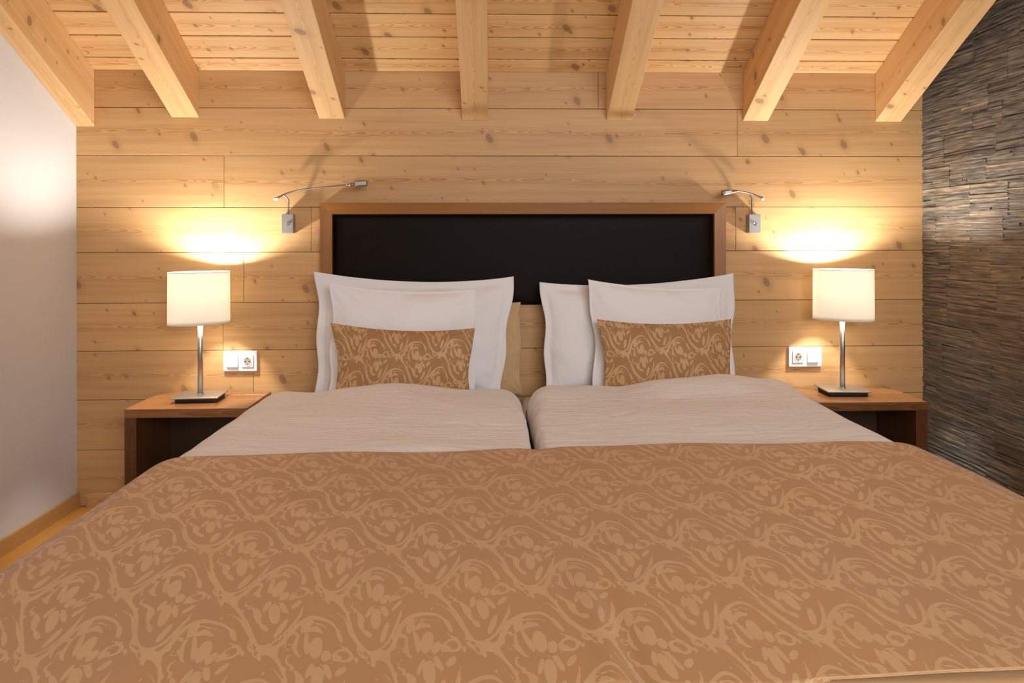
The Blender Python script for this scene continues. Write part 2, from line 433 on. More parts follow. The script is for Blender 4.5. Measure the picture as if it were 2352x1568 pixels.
# ------------------------------------------------------------------ the damask figure as a distance field
def build_tile():
    PX, PY, N = 480.0, 480.0, 240
    xs = (np.arange(N) + 0.5) * PX / N; ys = (np.arange(N) + 0.5) * PY / N
    X, Y = np.meshgrid(xs, ys, indexing='ij')
    D = np.full(X.shape, 60.0)
    def cr(p, sub=6):
        p = [np.array(q, float) for q in p]
        q = [p[0]] + p + [p[-1]]; out = []
        for i in range(len(p) - 1):
            a, b, c, d = q[i:i + 4]
            for k in range(sub):
                t = k / sub
                out.append(0.5 * (2 * b + (c - a) * t + (2 * a - 5 * b + 4 * c - d) * t * t + (3 * b - a - 3 * c + d) * t ** 3))
        out.append(p[-1]); return out
    offs = []
    for sx, sy in ((0, 0), (240, 240)):
        for i in (-2, -1, 0, 1):
            for j in (-2, -1, 0, 1):
                offs.append((sx + i * 480, sy + j * 480))
    def stroke(p, w0, w1, wm=None):
        nonlocal D
        q = cr(p); n = len(q)
        ws = []
        for i in range(n):
            t = i / (n - 1)
            wm_ = (w0 + w1) / 2 if wm is None else wm
            ws.append(w0 * (1 - t) ** 2 + 2 * wm_ * t * (1 - t) + w1 * t * t if wm is None else
                      (w0 + (wm_ - w0) * min(1, 2 * t) if t < .5 else wm_ + (w1 - wm_) * (2 * t - 1)))
        mx = min(a[0] for a in q) - 60; Mx = max(a[0] for a in q) + 60
        my = min(a[1] for a in q) - 60; My = max(a[1] for a in q) + 60
        for ox, oy in offs:
            if Mx + ox < 0 or mx + ox > PX or My + oy < 0 or my + oy > PY: continue
            for i in range(n - 1):
                ax, ay = q[i][0] + ox, q[i][1] + oy; bx, by = q[i + 1][0] + ox, q[i + 1][1] + oy
                dx, dy = bx - ax, by - ay; L2 = dx * dx + dy * dy + 1e-6
                t = np.clip(((X - ax) * dx + (Y - ay) * dy) / L2, 0, 1)
                d = np.hypot(X - ax - t * dx, Y - ay - t * dy) - (ws[i] * (1 - t) + ws[i + 1] * t)
                D = np.minimum(D, d)
    def ell(cx, cy, a, b, rot, hole=None):
        nonlocal D
        c, s = math.cos(math.radians(rot)), math.sin(math.radians(rot))
        for ox, oy in offs:
            ux, uy = X - cx - ox, Y - cy - oy
            p, q = ux * c + uy * s, -ux * s + uy * c
            # leaf: pointed ellipse
            k = np.sqrt((p / a) ** 2 + (q / b) ** 2) + 1e-6
            gl = np.sqrt((p / a ** 2) ** 2 + (q / b ** 2) ** 2) + 1e-6
            d = (k - 1) * k / gl
            if hole is not None:
                k2 = np.sqrt((p / (a * hole)) ** 2 + (q / (b * hole)) ** 2) + 1e-6
                g2 = np.sqrt((p / (a * hole) ** 2) ** 2 + (q / (b * hole) ** 2) ** 2) + 1e-6
                d = np.maximum(d, -(k2 - 1) * k2 / g2)
            D = np.minimum(D, d)
    # vines
    stroke([(15, 15), (60, 55), (105, 115), (150, 180), (205, 230), (240, 240)], 10, 5, 7)
    stroke([(40, 5), (70, -35), (105, -85), (150, -122), (205, -136), (262, -120), (300, -80), (318, -40)], 12, 4, 9)
    stroke([(262, -170), (310, -140), (350, -95), (390, -40), (440, 25)], 3, 5, 6)
    stroke([(92, 120), (120, 165), (165, 205), (215, 222), (270, 208), (312, 165), (345, 110)], 7, 9, 6)
    stroke([(345, 110), (352, 82), (366, 60)], 9, 1)
    stroke([(140, -95), (180, -112), (230, -108), (268, -85)], 3, 3, 5)
    # bract at the joint
    ell(-2, 2, 40, 20, 12); ell(38, 20, 26, 13, 55); ell(50, -8, 30, 11, -20); ell(-22, 24, 20, 10, 60)
    ell(92, 2, 20, 13, -15, 0.45)
    # flower
    ell(212, -22, 30, 42, 8); ell(166, -30, 13, 42, -14); ell(255, 12, 20, 24, 40)
    ell(230, 92, 26, 46, -12); ell(192, 62, 12, 30, 25); ell(268, 70, 13, 34, -35)
    stroke([(128, -55), (118, -20), (128, 12), (150, 25)], 5, 3, 12)
    stroke([(160, -75), (195, -92), (235, -78)], 6, 4, 13)
    stroke([(110, 28), (95, 40), (98, 58), (118, 62)], 4, 4, 7)
    ell(326, 8, 46, 25, -12, 0.55); ell(300, 22, 24, 9, -20)
    ell(322, 62, 30, 12, -38); ell(160, 112, 15, 33, -30); ell(195, 150, 12, 24, -62)
    stroke([(212, 26), (240, 44), (282, 40), (330, 20)], 3, 2, 4)
    ell(382, 10, 9, 13, 0); ell(120, 70, 9, 12, 20)
    # outer leaves and buds
    ell(30, -80, 15, 44, 28); ell(395, -150, 30, 12, 35)
    ell(385, 150, 16, 36, 30); ell(70, 175, 12, 34, -28);
    ell(345, 190, 12, 9, 0); ell(10, 90, 8, 8, 0); ell(330, -160, 11, 8, 0)
    stroke([(-40, -10), (-70, -2), (-92, -20), (-84, -42), (-64, -40)], 5, 4, 6)
    stroke([(60, 205), (95, 222), (120, 215)], 3, 2, 6)
    return D, PX, PY
TILE, TPX, TPY = build_tile()
def sample_sdf(u, v, seed=0.0):
    """u, v in tile units"""
    u = u + 13 * np.sin(v / 97.0 + 1.3 + seed) + 7 * np.sin(v / 41.0 + u / 130.0) + 9 * np.sin(u / 260.0 + seed)
    v = v + 14 * np.sin(u / 113.0 + 0.7 + seed) + 8 * np.sin(u / 37.0 + v / 150.0)
    N = TILE.shape[0]
    a = (u / TPX * N - 0.5) % N; b = (v / TPY * N - 0.5) % N
    i = np.floor(a).astype(int); j = np.floor(b).astype(int); fa = a - i; fb = b - j
    i %= N; j %= N
    i1 = (i + 1) % N; j1 = (j + 1) % N
    return (TILE[i, j] * (1 - fa) * (1 - fb) + TILE[i1, j] * fa * (1 - fb) + TILE[i, j1] * (1 - fa) * fb + TILE[i1, j1] * fa * fb)

# ================================================================== THE ROOM
def struct(o): return tag(o, kind='structure')

# wooden wall: eight courses of wide pine boards, butt joints where the photo shows them
rows = [(1.799, 1.985, [0.493]), (1.5815, 1.799, [1.140]), (1.347, 1.5815, [-1.214]), (1.143, 1.347, [-0.822, 1.132]),
        (0.914, 1.143, [-1.126]), (0.698, 0.914, [-1.22, 0.75]), (0.478, 0.698, [-1.083, 1.1]), (0.252, 0.478, [0.2]), (0.0, 0.252, [-0.9, 1.3])]
mb = MB()
for z0, z1, cuts in rows:
    xs = [XL - 0.01] + cuts + [XR + 0.06]
    for a, b_ in zip(xs[:-1], xs[1:]):
        mb.board((a + .0006, W, z0 + .0009), (b_ - a - .0012, 0, 0), (0, 0, z1 - z0 - .0018), (0, 0.02, 0))
wall = struct(mb.build('wall_back', M['pine_wall'], bevel=0.0016, seg=1))
struct(box('wall_back_lining', (0.07, W + 0.055, 1.2), (4.1, 0.06, 2.6), M['gap'], wall, 0))

# sloped ceiling boards
mb = MB()
y = W; d = 0.068; tops = []
k = math.sqrt(1 + SL * SL)
while y > YB:
    y1 = y - d
    mb.board((XL, y - .0020, zceil(y - .0020)), (XR - XL + 0.03, 0, 0), (0, y1 - y + .0040, SL * (y - y1 - .0040)), (0, .018 * SL / k, .018 / k))
    y = y1; d = random.choice((0.109, 0.112, 0.114, 0.111))
ceil = struct(mb.build('ceiling', M['pine_ceiling'], bevel=0.0022, seg=1))
mb = MB(); mb.board((XL, W, zceil(W) + .03), (XR - XL + .03, 0, 0), (0, YB - W, SL * (W - YB)), (0, 0.02, .04))
struct(mb.build('ceiling_lining', M['gap'], ceil))

def yz_slab(name, x0, x1, mat):
    prof = [(W, 0), (W, zceil(W) + .05), (YB, zceil(YB) + .05), (YB, 0)]
    v = [(x, a, b) for x in (x0, x1) for a, b in prof]
    f = [(0, 1, 2, 3), (7, 6, 5, 4)] + [(i, (i + 4), (i + 1) % 4 + 4, (i + 1) % 4) for i in range(4)]
    me = bpy.data.meshes.new(name); me.from_pydata(v, [], f)
    bm = bmesh.new(); bm.from_mesh(me); bmesh.ops.recalc_face_normals(bm, faces=bm.faces); bm.to_mesh(me); bm.free()
    return link(name, me, mat)
struct(yz_slab('wall_left', XL - 0.08, XL, M['plaster']))

# stone wall: thin split strips laid in panels
mb = MB()
rs = random.Random(3)
def wob(y, z): return 0.0035 * mn.noise(Vector((y * 5.0, z * 16.0, 1.7))) + 0.0015 * mn.noise(Vector((y * 19.0, z * 40.0, 5.7)))
def strip(y0, y1, z0, z1, dep, r):
    n = max(2, int((y1 - y0) / 0.035) + 1)
    prev = None
    tl = rs.uniform(-0.002, 0.002); j1 = rs.random() * 50
    for i in range(n):
        t = i / (n - 1); yy = y0 + (y1 - y0) * t
        e = 0.0022 * mn.noise(Vector((yy * 30, z0 * 90, j1)))
        x = XR - dep - e - tl * (t - .5)
        a = z0 + wob(yy, z0) ; b = z1 + wob(yy, z1) - 0.0004
        e2 = 0.0012 * mn.noise(Vector((yy * 40, z0 * 70, j1 + 9)))
        cur = [(XR + .012, yy, a), (x, yy, a + e2), (x + rs.uniform(0, .0018), yy, b + e2), (XR + .012, yy, b)]
        uvs = [(0, 0)] * 4
        if prev:
            for q in range(3):
                mb.face([prev[q], prev[q + 1], cur[q + 1], cur[q]], uvs, r)
        else: mb.face([cur[3], cur[2], cur[1], cur[0]], uvs, r)
        prev = cur
    mb.face(prev, [(0, 0)] * 4, r)
z = 0.0
YS = 0.5
while z < zceil(YS):
    ph = rs.uniform(0.07, 0.15)
    yy = W + rs.uniform(0, .1)
    while yy > YS:
        L = rs.uniform(0.12, 0.42); ya = max(yy - L, YS)
        if z < zceil((yy + ya) / 2) + .1:
            zz = z; base = rs.uniform(0.0, 0.0022); tone = rs.uniform(-.15, .15)
            while zz < z + ph - .003:
                h = min(rs.choice((0.0045, 0.006, 0.0065, 0.0075, 0.009, 0.011)), z + ph - zz)
                segs = [(ya, min(yy, W))]
                if rs.random() < 0.4 and L > .15:
                    c = ya + (yy - ya) * rs.uniform(.25, .75)
                    segs = [(ya, min(c, W)), (min(c, W), min(yy, W))]
                for s0, s1 in segs:
                    if s1 - s0 < .004: continue
                    dep = base + rs.uniform(0, 0.0032) + (0.0025 if rs.random() < .1 else 0) - (0.005 if rs.random() < .12 else 0)
                    strip(s0 + .0007, s1 - .0007, zz, zz + h, max(dep, -.005), min(1, max(0, rs.random() * .8 + tone + .1)))
                zz += h
        yy = ya
    z += ph
wr = struct(mb.build('wall_right', M['stone']))
struct(tag(yz_slab('wall_right_backing', XR + 0.006, XR + 0.08, M['stone'])))
bpy.data.objects['wall_right_backing'].parent = wr

# floor
mb = MB()
x = XL - .02; 
while x < XR + .02:
    mb.board((x, YB, -0.02), (0, 2.1, 0), (0.1185, 0, 0), (0, 0, 0.02))
    mb.board((x, YB + 2.102, -0.02), (0, W - YB - 2.102 + .02, 0), (0.1185, 0, 0), (0, 0, 0.02))
    x += 0.12
fl = struct(mb.build('floor', M['floor'], bevel=0.0006, seg=1))
struct(box('floor_lining', (0.07, 0.95, -0.05), (4.1, 4.5, 0.05), M['gap'], fl, 0))
struct(box('baseboard_left', (XL + 0.0075, (W + YB) / 2, 0.031), (0.015, W - YB - .002, 0.062), M['skirting'], None, 0.002, long=1))
struct(box('baseboard_back', (0.09, W - 0.0065, 0.030), (XR - XL - 0.06, 0.013, 0.060), M['pine_wall'], None, 0.002))

# rafters, each a thing of its own
raf = [(-1.90, -1.79, 1.711, 'leftmost pine ceiling beam, running up along the white wall'),
       (-1.448, -1.325, 1.7535, 'second pine ceiling beam from the left, between white wall and left reading light'),
       (-0.786, -0.668, 1.7495, 'third pine ceiling beam from the left, ending above the left reading light'),
       (-0.133, -0.015, 1.7435, 'middle pine ceiling beam, pointing straight down over the headboard'),
       (0.529, 0.648, 1.7455, 'pine ceiling beam just right of the middle one, above right half of headboard'),
       (1.165, 1.285, 1.745, 'pine ceiling beam second from the right, ending above the right reading light'),
       (1.791, 1.913, 1.743, 'rightmost pine ceiling beam, next to the dark stone wall')]
for x0, x1, zb, lab in raf:
    mb = MB(); L = 4.2
    mb.board((x0 if x0 > XL else XL + .0008, W - .0005, zb), (0, -L, SL * L), (x1 - max(x0, XL + .0008), 0, 0), (0, 0, ZC - zb - .0008))
    o = mb.build('ceiling_beam', M['pine_beam'], bevel=0.003, seg=2)
    tag(o, lab, 'beam', 'pine rafters under the sloped ceiling')

# ================================================================== THE BED
bed = empty('bed', (0.15, 2.05, 0), 'wide double bed with dark leather headboard in a walnut frame', 'bed')
def rel(o, root):      # keep world coordinates when parenting to a placed root
    o.parent = root; o.matrix_parent_inverse = Matrix.Translation(-Vector(root.location)) if root.rotation_euler.z == 0 else root.matrix_basis.inverted()
    return o

HX0, HX1, HZ1, HZ0 = -0.773, 1.074, 1.3655, 0.900
HF, HB, FW = 3.098, 3.1345, 0.0515
def miter_frame():
    mb = MB()
    def prism(front, back, u0, grain):
        # front/back: 4 points each
        n = 4; r = random.random()
        def uvof(p): 
            p = Vector(p)
            return (u0 + p.dot(grain), (p - Vector(front[0])).length * 0 + (p.x + p.z) - (p.dot(grain)) )
        mb.face(front, [uvof(p) for p in front], r)
        mb.face(back[::-1], [uvof(p) for p in back[::-1]], r)
        for i in range(4):
            q = [front[i], back[i], back[(i + 1) % 4], front[(i + 1) % 4]]
            mb.face(q, [(u0 + Vector(p).dot(grain), 0.3 + p[1]) for p in q], r)
    B = 0.006   # inner edge set back
    def P(x, z, y): return (x, y, z)
    ox0, ox1, oz = HX0, HX1, HZ1
    ix0, ix1, iz = HX0 + FW, HX1 - FW, HZ1 - FW
    tr_f = [P(ox0, oz, HF), P(ix0, iz, HF + B), P(ix1, iz, HF + B), P(ox1, oz, HF)]
    tr_b = [P(ox0, oz, HB), P(ix0, iz, HB), P(ix1, iz, HB), P(ox1, oz, HB)]
    prism(tr_f, tr_b, 3.0, Vector((1, 0, 0)))
    l_f = [P(ox0, 0, HF), P(ix0, 0, HF + B), P(ix0, iz, HF + B), P(ox0, oz, HF)]
    l_b = [P(ox0, 0, HB), P(ix0, 0, HB), P(ix0, iz, HB), P(ox0, oz, HB)]
    prism(l_f, l_b, 11.0, Vector((0, 0, 1)))
    r_f = [P(ix1, 0, HF + B), P(ox1, 0, HF), P(ox1, oz, HF), P(ix1, iz, HF + B)]
    r_b = [P(ix1, 0, HB), P(ox1, 0, HB), P(ox1, oz, HB), P(ix1, iz, HB)]
    prism(r_f, r_b, 23.0, Vector((0, 0, 1)))
    return mb
hf = rel(miter_frame().build('headboard_frame', M['walnut'], bevel=0.0012, seg=1), bed)
hf['label'] = 'walnut frame around the headboard'
me = hf.data
bm = bmesh.new(); bm.from_mesh(me); bmesh.ops.recalc_face_normals(bm, faces=bm.faces); bm.to_mesh(me); bm.free()
# leather panel, slightly cushioned
nx, nz = 60, 24
P = np.zeros((nx, nz, 3))
for i in range(nx):
    for j in range(nz):
        a, b_ = 2 * i / (nx - 1) - 1, 2 * j / (nz - 1) - 1
        x = (HX0 + HX1) / 2 + a * ((HX1 - HX0) / 2 - FW - .002); z = (HZ0 + HZ1 - FW - .002) / 2 + b_ * (HZ1 - FW - .002 - HZ0) / 2
        e = (1 - abs(a) ** 30) * (1 - abs(b_) ** 14)
        P[i, j] = (x, HF + 0.026 - 0.012 * e + 0.0006 * mn.noise(Vector((x * 6, z * 6, 0))), z)
pan = gridmesh('headboard_panel', P, M['leather'], None, flip=False, solid=0.008)
rel(pan, bed); pan['label'] = 'dark brown leather panel of the headboard'
bb = rel(box('bed_base', (0.15, 1.99, 0.24), (1.86, 2.11, 0.16), M['walnut_dark'], None, 0.006), bed)
for sx in (-0.68, 0.98):
    for sy in (1.15, 2.92):
        rel(box('leg', (sx, sy, 0.08), (0.07, 0.07, 0.16), M['walnut_dark'], None, 0.004, long=2), bed)

GAPX = 0.128
def mattress(x0, x1, lab):
    o = box('mattress', ((x0 + x1) / 2, 1.995, 0.41), (x1 - x0, 2.13, 0.178), M['mattress'], None, 0.035, seg=5, smooth=True)
    tag(o, lab, 'mattress', 'twin mattresses of the double bed')
mattress(-0.80, GAPX - .003, 'left of the two pale mattresses, corner showing between the pillows')
mattress(GAPX + .003, 1.11, 'right of the two pale mattresses, corner showing between the pillows')

def nz3(x, y, s, seed): return mn.noise(Vector((x * s, y * s, seed)))

def duvet(side, lab):
    """side -1 left, +1 right; sheet running from the middle gap over the top and down the outer side"""
    X = -0.944 if side < 0 else 1.248
    zt = 0.614; zb = 0.503; zh = 0.33
    ri, ro = 0.10, 0.15
    path = []
    x_in = GAPX + side * 0.006
    for k in range(9):                      # inner rounding (quarter superellipse)
        t = k / 8 * PI / 2
        path.append((x_in + side * ri * (1 - math.cos(t)), zb + (zt - zb) * math.sin(t), 1.0))
    xa, xb = x_in + side * ri, X - side * ro
    for k in range(1, 60):
        path.append((xa + (xb - xa) * k / 60, zt, 1.0))
    for k in range(0, 15):
        t = k / 14 * PI / 2
        path.append((xb + side * ro * math.sin(t), zt - ro * (1 - math.cos(t)), 1.0))
    zc = zt - ro
    for k in range(1, 10):
        path.append((X, zc + (zh - zc) * k / 9, 1.0))
    y0, y1 = 2.765, 0.90
    rh = 0.085
    ys = [(y0 - rh * (1 - math.cos(k / 10 * PI / 2)), math.sin(k / 10 * PI / 2)) for k in range(11)]
    ys += [(y0 - rh + (y1 + .06 - (y0 - rh)) * k / 90, 1.0) for k in range(1, 91)]
    ys += [(y1 + .06 - .06 * math.sin(k / 6 * PI / 2), math.cos(k / 6 * PI / 2)) for k in range(1, 7)]
    P = np.zeros((len(path), len(ys), 3))
    for i, (x, z, _) in enumerate(path):
        for j, (yy, g_) in enumerate(ys):
            q = abs(x - GAPX)
            qi = (q - .006) / ri
            if qi < 1:                      # tight roll along the gap, wider towards the head
                e_ = max(0, min(1, (yy - 2.30) / .35)); rr_ = 0.22 + 0.78 * e_
                z = zb + (zt - zb) * math.sqrt(max(0, 1 - (1 - min(1, qi / rr_)) ** 2))
            zz = zb + (z - zb) * g_ if z > zb else z
            top = max(0, min(1, (z - zb) / 0.08)) * g_
            fold = mn.noise(Vector((x * 2.2, yy * 3.1, side * 4.0))) * 0.010 + mn.noise(Vector((x * 4.5 + yy * 2, yy * 9.0, side * 7.3))) * 0.0038
            # head edge swells and sinks
            hd = math.exp(-((yy - 2.66) / 0.13) ** 2)
            bulge = hd * (0.008 + 0.012 * math.sin(x * 9.0 + side * 0.9) + 0.008 * mn.noise(Vector((x * 7, side, 2))))
            if side > 0: bulge += hd * 0.022 * max(0, min(1, (x - .5) / .4))
            if side > 0: bulge += 0.008 * max(0, min(1, (x - .7) / .3))
            if yy < 1.9: fold *= .4
            zz += top * (fold + bulge)
            # puckers along the middle gap
            pk = math.exp(-q / 0.05) * g_
            xx = x + side * pk * (0.004 * mn.noise(Vector((yy * 16, z * 9, side * 3.0))) - 0.001 + 0.002 * mn.noise(Vector((yy * 5, 1, side))))
            shear = max(0, (q - .75) / .3)
            yj = yy + (0.030 * nz3(x, 0, 3.5, side * 9.0) + (0.02 if side > 0 else 0.0) * min(1, q)) * max(0, min(1, (yy - 2.2) / .5)) * (1 if z >= zb - .001 else .6)
            xo = 0.006 * nz3(yy, z, 4, side * 2.0) if q > .9 else 0
            P[i, j] = (xx + side * xo, yj, zz)
    o = gridmesh('duvet', P, M['cotton'], None, flip=(side > 0))
    bm = bmesh.new(); bm.from_mesh(o.data); bmesh.ops.recalc_face_normals(bm, faces=bm.faces)
    up = sum(f.normal.z * f.calc_area() for f in bm.faces)
    if up < 0: bmesh.ops.reverse_faces(bm, faces=bm.faces)
    bm.to_mesh(o.data); bm.free()
    so = o.modifiers.new('solid', 'SOLIDIFY'); so.thickness = 0.004; so.offset = -1
    tag(o, lab, 'duvet', 'white duvets side by side on the bed')
duvet(-1, 'white cotton duvet covering the left half of the bed')
duvet(+1, 'white cotton duvet covering the right half of the bed')

# bed throw: crosses both duvets, hangs over the sides and the foot
def throw():
    XA, XB = -0.953, 1.259
    zt = 0.633; ro = 0.155
    path = []
    step = 0.0034
    hang = 0.36
    for k in range(int(hang / .008), 0, -1): path.append((XA, zt - ro - hang * k / int(hang / .008), 'L'))
    for k in range(0, 61):
        t = PI / 2 * (1 - k / 60); path.append((XA + ro * (1 - math.sin(t)), zt - ro * (1 - math.cos(t)), 'l'))
    n = int((XB - XA - 2 * ro) / step)
    for k in range(1, n): path.append((XA + ro + (XB - XA - 2 * ro) * k / n, zt, 'T'))
    for k in range(0, 61):
        t = PI / 2 * k / 60; path.append((XB - ro + ro * math.sin(t), zt - ro * (1 - math.cos(t)), 'r'))
    for k in range(1, int(hang / .008) + 1): path.append((XB, zt - ro - hang * k / int(hang / .008), 'R'))
    path = np.array([(a, b_) for a, b_, _ in path])
    arc = np.concatenate([[0], np.cumsum(np.hypot(np.diff(path[:, 0]), np.diff(path[:, 1])))])
    yh, yf, rf = 1.845, 0.845, 0.022
    yl = []; zl = []
    n = int((yh - yf - rf) / 0.0044)
    for k in range(n + 1): yl.append(yh - (yh - yf - rf) * k / n); zl.append(0.0)
    for k in range(1, 31):
        t = PI / 2 * k / 30; yl.append(yf + rf - rf * math.sin(t)); zl.append(rf * (1 - math.cos(t)))
    for k in range(1, 70): yl.append(yf); zl.append(rf + 0.0045 * k)
    yl, zl = np.array(yl), np.array(zl)
    along = np.concatenate([[0], np.cumsum(np.hypot(np.diff(yl), np.diff(zl)))])
    # at the right of the foot the free hem lies on the bed edge instead of hanging
    X = np.repeat(path[:, :1], len(yl), 1); Z = np.repeat(path[:, 1:2], len(yl), 1)
    Y = np.repeat(yl[None, :], len(path), 0)
    drop = np.repeat(zl[None, :], len(path), 0)
    j0 = int(np.argmax(yl < 0.98)); p_ = np.clip((along - along[j0]) / (along[-1] - along[j0]), 0, 1)[None, :] + 0 * X
    wv = np.clip((X - 0.35) / 0.09, 0, 1); wv = wv * wv * (3 - 2 * wv)
    wv = wv * np.clip((1.22 - X) / .1, 0, 1)
    hem = 0.8765 + 0.004 * np.sin(X * 9 + 1)
    on = (Y < 0.885) | (drop > 0)
    Y = np.where(on, (1 - wv) * Y + wv * (np.maximum(Y, hem) - .001 * p_), Y)
    drop = np.where(on, (1 - wv) * drop + wv * 0.004 * p_ ** 4, drop)
    A = np.repeat(arc[:, None], len(yl), 1); B = np.repeat(along[None, :], len(path), 0)
    sdf = sample_sdf((A + 0.32 * (X - .12) * (B - .45)) / 0.178 * 480 + 120, B / 0.31 * 480 + 60)
    sidew = np.clip((zt - Z) / 0.1, 0, 1)
    # hem line at the head side bows slightly
    Y = Y + (0.012 * np.sin(X * 2.6 + 0.5) - 0.05 * np.clip((-X - .45) / .5, 0, 1) ** 2 + 0.012 * (X - .15) - 0.045 * np.clip((X - .85) / .4, 0, 1) ** 2) * np.clip((Y - 1.2) / .6, 0, 1)
    # soft unevenness and a few folds
    fold = 0.004 * np.sin(X * 5.1 + Y * 3.0) * np.sin(Y * 4.4 - X) + 0.0022 * np.sin(X * 13 + Y * 7)
    fold = fold + 0.010 * np.clip((X - .65) / .3, 0, 1)
    crease = -0.007 * np.exp(-((X - 0.185 + 0.05 * (Y - 1)) / 0.018) ** 2) * np.clip((1.20 - Y) / .2, 0, 1)
    crease += 0.006 * np.exp(-((X - 0.155 + 0.05 * (Y - 1)) / 0.022) ** 2) * np.clip((1.20 - Y) / .2, 0, 1)
    sagm = -0.006 * np.exp(-((X - GAPX) / 0.05) ** 2) * np.clip((Y - 1.3) / .5, 0, 1)
    Z = Z + (1 - sidew) * (fold + crease + sagm)
    # hanging sides swing in shallow pleats
    low = np.clip((zt - .12 - Z) / .3, 0, 1)
    pleat = (0.016 * np.sin(Y * 22) + 0.010 * np.sin(Y * 39 + 1.0)) * low
    X = X + np.where(X > 0, pleat + .012 * low, -pleat - .012 * low)
    footlow = np.clip((drop - .05) / .25, 0, 1)
    Y = Y - footlow * (0.012 * np.sin(X * 17) + .014)
    Z = np.maximum(Z - drop, 0.10 + 0.0 * Z)
    P = np.stack([X, Y, Z], 2)
    # the free end is cut: at the right of the foot the hem stays near the bed top
    o = gridmesh('bed_throw', P, M['damask'], None, sdf=sdf)
    me = o.data
    if sum(p.normal.z for p in me.polygons[20000:20200]) < 0: me.flip_normals()
    so = o.modifiers.new('solid', 'SOLIDIFY'); so.thickness = 0.003; so.offset = -1
    n1, n2 = 60, 40
    Q = np.zeros((n1, n2, 3))
    for i in range(n1):
        for j in range(n2):
            x = 0.33 + (1.235 - .33) * i / (n1 - 1); t = j / (n2 - 1)
            zx = zt + 0.010 * max(0, min(1, (x - .65) / .3)) - 0.007 - 0.155 * max(0, (x - 1.095) / .155) ** 2
            if t < .4: y_, z_ = 0.975 - (0.975 - 0.872) * t / .4, zx
            elif t < .6: a_ = (t - .4) / .2 * PI / 2; y_, z_ = 0.872 - .012 * math.sin(a_), zx - .012 * (1 - math.cos(a_))
            else: y_, z_ = 0.860 - .0, zx - .012 - .3 * (t - .6) / .4
            Q[i, j] = (x, y_, z_)
    ln = gridmesh('lining', Q, M['tan_cloth'], o)
    if ln.data.polygons[5].normal.z < 0: ln.data.flip_normals()
    ln.modifiers.new('solid', 'SOLIDIFY').thickness = 0.002
    ln['label'] = 'plain tan lining showing below the hem'
    tag(o, 'golden brown bed throw with pale scrolling vine and flower pattern over the foot half', 'bed throw')
    return o
throw()

